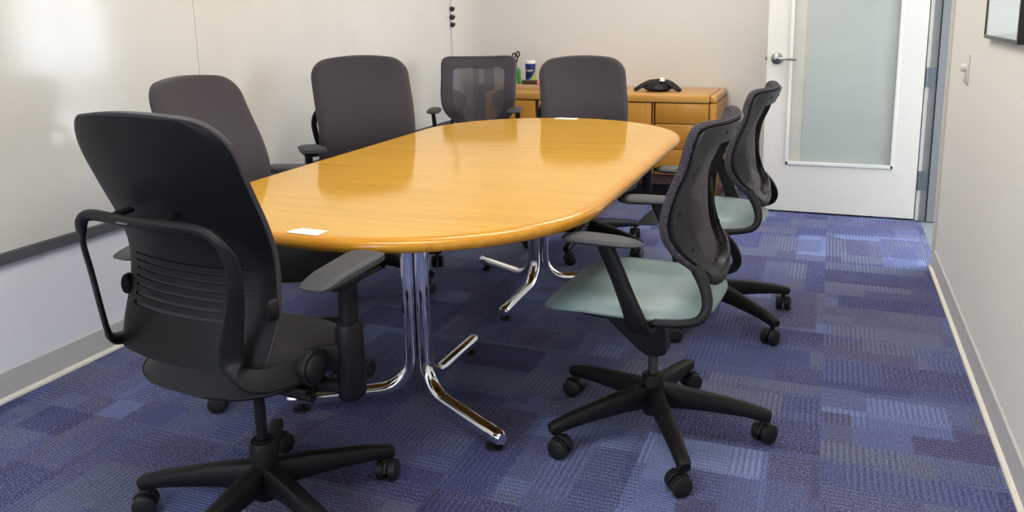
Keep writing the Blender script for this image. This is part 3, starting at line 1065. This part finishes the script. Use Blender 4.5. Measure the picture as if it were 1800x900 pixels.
mesh_chair('mesh-backed chair with sage green seat nearest the camera on the right', -.462, 2.318, -1.50, 8, 0, .697)
mesh_chair('mesh-backed chair with sage green seat nearest the white door', -.415, 3.356, -1.50, 33, -.012, .697)
mesh_chair('grey mesh-backed chair standing in the far left corner facing the room', -2.08, 4.66, 2.86, 20, .015, .72)

# ------------------------------------------------------------------ credenza
CX0, CX1, CY0, CY1, CZ = -2.335, -.681, 5.385, 5.985, .737
cr = thing('credenza', 'low honey oak credenza with doors and drawers against the back wall', 'cabinet', ((CX0 + CX1) / 2, (CY0 + CY1) / 2, 0))
hx = (CX1 - CX0) / 2; hy = (CY1 - CY0) / 2
EB = .045


def credbox(name, x0, x1, y0, y1, z0, z1, mat, bev, parent=cr, seg=2):
    return obj(name, *box(x0 - cr.location.x, x1 - cr.location.x, y0 - cr.location.y, y1 - cr.location.y, z0, z1, bev, seg), mat, parent)


credbox('top', CX0 + EB, CX1 - EB - .001, CY0, CY1, CZ - .050, CZ, 'credenza_top_oak', .007)
credbox('end_cap', CX1 - EB, CX1, CY0 + .001, CY1, CZ - .050, CZ, 'credenza_top_oak', .016, seg=4)
credbox('end_cap', CX0, CX0 + EB - .001, CY0 + .001, CY1, CZ - .050, CZ, 'credenza_top_oak', .016, seg=4)
credbox('side_panel', CX1 - EB, CX1, CY0 + .001, CY1, .0, CZ - .051, 'credenza_oak', .008)
credbox('side_panel', CX0, CX0 + EB - .001, CY0 + .001, CY1, .0, CZ - .051, 'credenza_oak', .008)
credbox('carcass', CX0 + EB, CX1 - EB - .001, CY0 + .03, CY1, .12, CZ - .052, 'brown_card', 0)
o = credbox('plinth', CX0 + EB, CX1 - EB - .001, CY0 + .07, CY0 + .085, .0, .12, 'black_plastic', 0)
o['label'] = 'black recessed plinth'
zf0, zf1 = .195, CZ - .056
# right drawers
xd0, xd1 = -1.084, CX1 - EB - .005
for z0, z1 in ((.546, zf1), (.374, .541), (zf0 - .0, .369)):
    d = credbox('drawer', xd0, xd1, CY0 + .004, CY0 + .028, z0, z1, 'credenza_oak', .0025)
# doors, separated by dark finger recesses
for x0, x1 in ((-1.508, -1.112), (-1.922, -1.515), (CX0 + EB + .004, -1.947)):
    credbox('door', x0, x1, CY0 + .004, CY0 + .028, zf0, zf1, 'credenza_oak', .0025)
credbox('divider', -1.101, -1.095, CY0 + .004, CY0 + .03, zf0, zf1, 'credenza_oak', 0)
# black power cable on the floor past the credenza
t = thing('power_cable', 'thin black cable along the floor between the credenza and the door', 'cable')
P = spline([(-.66, 5.93, .30), (-.62, 5.965, .20), (-.56, 5.94, .12), (-.50, 5.90, .03), (-.42, 5.86, .006), (-.3, 5.88, .006), (-.1, 5.93, .006)], 6)
obj('cable', *sweep(P, .005, 8), 'rubber_black', t)

# things on the credenza
ty = 5.74
t = thing('wooden_riser', 'pale wooden riser board on the left end of the credenza top', 'riser', (-2.13, ty, CZ + .0005))
obj('board', *box(-.17, .17, -.12, .18, 0, .032, .002), 'tray_wood', t, False)
ZI = CZ + .032

can = thing('wipes_canister', 'blue and lime label wipes canister with white lid on the wooden riser', 'canister', (-2.128, 5.80, ZI + .0006))
obj('body', *lathe([(.036, 0), (.039, .004), (.0385, .02), (.0375, .08), (.0395, .140), (.039, .146)], 32), 'label_navy', can)
obj('lid', *lathe([(.0402, .146), (.0402, .166), (.037, .170)], 32), 'cap_white', can)
obj('blue_band', *lathe([(.0393, .118), (.0402, .1405)], 32), 'label_blue', can)


def wrap(vf, r, a0, z0):
    v, f = vf
    return [((r + z) * math.sin(a0 + x / r), -(r + z) * math.cos(a0 + x / r), z0 + y) for x, y, z in v], f


# lime swoosh: a curved patch wrapped round the lower right of the label
sw, fs_ = [], []
for i in range(25):
    a = -1.45 + 2.9 * i / 24
    hgt = .022 + .085 * max(0, (a + .35) / 1.8) ** 2.2
    for z in (.004, hgt):
        r = .0397 if z > .03 else .0396
        sw.append((r * math.sin(a), -r * math.cos(a), z))
for i in range(24): fs_.append((2 * i, 2 * i + 2, 2 * i + 3, 2 * i + 1))
obj('lime_swoosh', sw, fs_, 'label_lime', can)
sw = []
for i in range(25):
    a = -1.45 + 2.9 * i / 24
    hgt = .022 + .085 * max(0, (a + .35) / 1.8) ** 2.2
    for z in (hgt, hgt + .010):
        sw.append((.0397 * math.sin(a), -.0397 * math.cos(a), z))
obj('sky_stripe', sw, fs_, 'label_sky', can)
yawc = math.atan2(2.128, 5.80)
x_, f_ = wrap(text_vf('expo', .030), .0405, yawc - .25, .098)
obj('lettering', x_, f_, 'cap_white', can, False)

sc = thing('scissors', 'black handled scissors standing upright in the far left desk cup', 'scissors', (-2.245, 5.80, ZI + .0505))
for s in (-1, 1):
    c = Vector((s * .016, 0, .155 + (.012 if s > 0 else 0)))
    loop = [c + Vector((.013 * math.cos(2 * PI * k / 16), 0, .019 * math.sin(2 * PI * k / 16))) for k in range(16)]
    mb = MB().add(sweep(loop, .0055, 8, upv=(0, 1, 0), closed=True)).add(sweep([c + Vector((0, 0, -.019)), (s * .006, 0, .115), (0, 0, .10)], [.006, .006, .005], 8, upv=(0, 1, 0)))
    mb.build('handle', 'rubber_black', sc)
    obj('blade', *sweep([(0, s * .001, .10), (-s * .004, s * .001, .02), (-s * .002, s * .001, -.03)], [(.006, .0012), (.006, .0012), (.001, .0006)], 8, upv=(0, 1, 0)), 'brushed_nickel', sc)
cup = thing('pen_cup', 'clear desk cup holding the scissors beside the wipes canister', 'cup', (-2.245, 5.80, ZI + .0005))
obj('cup', *lathe([(.0, .0), (.028, .0), (.030, .004), (.034, .095), (.0325, .095), (.029, .006), (.0, .005)], 24), 'clear_glass', cup)
mk = thing('green_marker', 'green capped marker pen standing in front of the clear desk cup', 'marker', (-2.192, 5.715, ZI + .0005))
obj('barrel', *lathe([(.010, 0), (.014, .003), (.015, .03), (.0135, .072)], 20), 'green_plastic', mk)
obj('cap', *lathe([(.0150, .072), (.0165, .076), (.0150, .100), (.010, .113), (.004, .117)], 20), 'green_plastic', mk)
mk2 = thing('lime_marker', 'slim lime green marker standing left of the green capped marker', 'marker', (-2.222, 5.712, ZI + .0005))
obj('barrel', *lathe([(.007, 0), (.009, .003), (.009, .075)], 16), 'lime_plastic', mk2)
obj('cap', *lathe([(.0095, .075), (.0100, .078), (.0090, .105), (.005, .112)], 16), 'lime_plastic', mk2)
er = thing('board_eraser', 'flat dark brown board eraser lying in front of the wipes canister', 'eraser', (-2.085, 5.68, ZI + .0005))
obj('body', *box(-.064, .058, -.02, .02, .004, .030, .003), 'brown_card', er)
obj('felt', *box(-.062, .056, -.018, .018, 0, .0035, .001), 'rubber_black', er)
o = obj('end_cap', *box(.0585, .066, -.02, .02, .002, .030, .002), 'pink_card', er); o['label'] = 'salmon pink end cap'

ph = thing('conference_phone', 'black three-legged conference phone on the right part of the credenza', 'phone', (-1.12, 5.70, CZ))
for k in range(3):
    a = R(90 + 120 * k)
    d = Vector((math.cos(a), math.sin(a), 0))
    P = spline([d * .0 + Vector((0, 0, .062)), d * .06 + Vector((0, 0, .061)), d * .115 + Vector((0, 0, .044)), d * .165 + Vector((0, 0, .018)), d * .182 + Vector((0, 0, .008))], 4)
    nn = len(P)
    obj('leg', *sweep(P, [(.055 - .033 * (i / (nn - 1)), .020 - .011 * (i / (nn - 1))) for i in range(nn)], 14, power=2.4), 'black_plastic', ph)
obj('body', *lathe([(.03, .004), (.080, .008), (.102, .020), (.098, .030), (.070, .054), (.03, .078), (.006, .083)], 36, (0, -.045, 0)), 'black_plastic', ph)
kp = MB()
for i in range(3):
    for j in range(4):
        ang = R(-90 + (i - 1) * 16)
        rr_ = .070 - j * .009
        kp.add(box(-.0055, .0055, -.0035, .0035, 0, .003, .001), Matrix.Translation((rr_ * math.cos(ang) * 1.1, rr_ * math.sin(ang) - .047, .0465 + (.070 - rr_) * .80)) @ Matrix.Rotation(R(30), 4, 'X'))
o = kp.build('keypad', 'pad_grey', ph); o['kind'] = 'stuff'
o = obj('indicator_lamp', *cyl(.0055, .066, .0800, (-.016, -.062, 0)), 'red_lamp', ph); o['label'] = 'small red indicator'
nt_ = thing('paper_note', 'small white folded note lying on the conference phone', 'note', (-1.090, 5.625, CZ + .0745), R(25))
v = [(-.020, -.020, 0), (.012, -.024, -.004), (.026, .010, .006), (-.006, .016, .008), (-.012, .030, .020), (.020, .024, .018)]
vv = v + [(a_, b_, c_ + .0012) for a_, b_, c_ in v]
obj('note', vv, [(0, 1, 2, 3), (3, 2, 5, 4), (9, 8, 7, 6), (10, 11, 8, 9), (0, 6, 7, 1), (1, 7, 8, 2), (2, 8, 11, 5), (5, 11, 10, 4), (4, 10, 9, 3), (3, 9, 6, 0)], 'paper_white', nt_, False)

# dark upright tower in the corner behind the mesh chair
tw = thing('upright_tower', 'dark upright tower with rounded top behind the corner mesh chair', 'tower', (-2.475, 5.70, 0))
obj('body', *sweep([(0, 0, .03), (0, 0, .06), (0, 0, .90), (0, 0, .935), (0, 0, .955)], [(.060, .10), (.064, .11), (.064, .11), (.056, .10), (.035, .07)], 24, upv=(0, 1, 0), power=3), 'black_plastic', tw)
obj('foot', *lathe([(.11, 0), (.115, .008), (.10, .022), (.06, .034)], 28), 'black_plastic', tw)
o = obj('label_plate', *box(.008, .048, -.1125, -.109, .77, .885, .001), 'print_grey', tw); o['label'] = 'pale label plate'

# ------------------------------------------------------------------ door, hung on the far jamb and swung open along the back wall
DX0, DX1, DYF, DYB = -.372, .522, 5.335, 5.379
DYA = R(0)
d1 = struct_empty('door_1', (.522, 5.357, 0), 'white office door with a frosted glass panel, swung open')
lx = lambda x: x - .522
gx0, gx1, gz0, gz1 = -.232, .383, .325, 1.93
mb = MB()
for q in ((DX0, gx0, .012, 2.10), (gx1, DX1, .012, 2.10), (gx0, gx1, .012, gz0), (gx0, gx1, gz1, 2.10)):
    mb.add(box(lx(q[0]), lx(q[1]), -.022, .022, q[2], q[3]))
leaf = mb.build('door_leaf', 'door_white', d1, smooth=False)
mb = MB()
bw = .020
for q in ((gx0 - .006, gx1 + .006, gz0 - .010, gz0 + bw - .008), (gx0 - .006, gx1 + .006, gz1 - bw + .008, gz1 + .010)):
    mb.add(box(lx(q[0]), lx(q[1]), -.031, -.0225, q[2], q[3], .003))
for q in ((gx0 - .008, gx0 + bw - .008), (gx1 - bw + .008, gx1 + .008)):
    mb.add(box(lx(q[0]), lx(q[1]), -.031, -.0225, gz0 - .010, gz1 + .010, .003))
mb.build('glazing_bead', 'bead_white', d1, smooth=False)
obj('glass_pane', *box(lx(gx0), lx(gx1), -.004, .004, gz0, gz1), 'door_glass', d1, False)
o = obj('frosted_film', *box(lx(gx0 + .088), lx(gx1 - .002), -.0062, -.0045, gz0 + .002, gz1 - .002), 'frost_film', d1, False)
o['label'] = 'pale green frosted film'
hxp = lx(-.312)
hd = obj('door_handle', *sweep(spline([(hxp, -.030, .985), (hxp, -.058, .985), (hxp + .02, -.070, .985), (hxp + .06, -.070, .984), (hxp + .115, -.066, .980)], 4), (.0095, .0085), 12), 'brushed_nickel', d1)
obj('keyed_hub', *box(hxp - .016, hxp + .034, -.0655, -.040, .974, .996, .003), 'brushed_nickel', hd)
obj('rose', *lathe([(.034, -.0222), (.036, -.026), (.035, -.034), (.024, -.040)], 28, (hxp, 0, .985), 'Y'), 'brushed_nickel', hd)
obj('latch_bolt', *box(lx(DX0) - .012, lx(DX0) - .0016, -.008, .008, .975, .995, .002), 'steel_hinge', d1)
obj('latch_plate', *box(lx(DX0) - .0015, lx(DX0) + .001, -.012, .012, .955, 1.015), 'steel_hinge', d1, False)
for z in (.25, .875, 1.85):
    h = MB().add(box(.014, .063, -.0105, -.0055, z - .058, z + .058)).add(cyl(.006, z - .058, z + .058, (.012, -.0145, 0), 'Z', 12))
    hg = h.build('hinge', 'steel_hinge', d1, smooth=True)
# steel door frame: far jamb seen full on, near jamb edge on, head
tr = struct_empty('trim_1', (0, 0, 0), 'grey steel door frame')
mb = MB().add(box(.552, .586, 5.352, 5.42, 0, 2.14)).add(box(.586, .592, 5.350, 5.42, 0, 2.14)).add(box(.592, .660, 5.336, 5.42, 0, 2.14, .002)).add(box(.660, .70, 5.350, 5.42, 0, 2.14))
mb.build('far_jamb', 'frame_grey', tr, smooth=False)
o = obj('rabbet_strip', *box(.531, .552, 5.356, 5.42, 0, 2.14), 'frame_beige', tr, False); o['label'] = 'cream painted rabbet of the far jamb'
obj('jamb_gap', *box(.5865, .5915, 5.3475, 5.3505, 0, 2.10), 'rubber_black', tr, False)
mb = MB().add(box(XR - .010, XR + WT + .01, YD0, YD0 + .018, 0, 2.14)).add(box(XR - .010, XR - .0002, YD0 - .045, YD0, .0, 2.14, .001))
mb.build('near_jamb', 'frame_beige', tr, smooth=False)
obj('strike_plate', *box(XR + .02, XR + .05, YD0 + .0178, YD0 + .0195, .93, 1.05), 'steel_hinge', tr, False)
obj('head_jamb', *box(XR - .01, XR + WT + .01, YD0 + .018, 5.336, 2.10, 2.14), 'frame_grey', tr, False)

# light switch on the right wall
ls = thing('light_switch', 'white dimmer switch plate on the right wall beside the door', 'switch', (XR, 3.80, 1.035))
obj('plate', *box(-.007, -.0002, -.036, .036, -.060, .060, .002), 'white_plastic', ls)
obj('dimmer_knob', *lathe([(.016, -.007), (.016, -.024), (.013, -.028)], 20, (0, .008, .004), 'X'), 'white_plastic', ls)
obj('slider', *box(-.016, -.007, -.010, .006, -.050, -.022, .003), 'white_plastic', ls)

# framed picture on the right wall
pc = thing('framed_picture', 'framed pale print with a thin black frame on the right wall', 'picture', (XR, 3.08, 1.42))
y0, y1, z0, z1 = -.30, .275, -.243, .40
fw_ = .012
for q in ((y0, y1, z0, z0 + fw_), (y0, y1, z1 - fw_, z1), (y0, y0 + fw_, z0 + fw_, z1 - fw_), (y1 - fw_, y1, z0 + fw_, z1 - fw_)):
    obj('frame_bar', *box(-.022, -.0002, q[0], q[1], q[2], q[3], .001, 1), 'frame_black', pc, False)
obj('print', *box(-.018, -.004, y0 + fw_, y1 - fw_, z0 + fw_, z1 - fw_), 'picture_glass', pc, False)
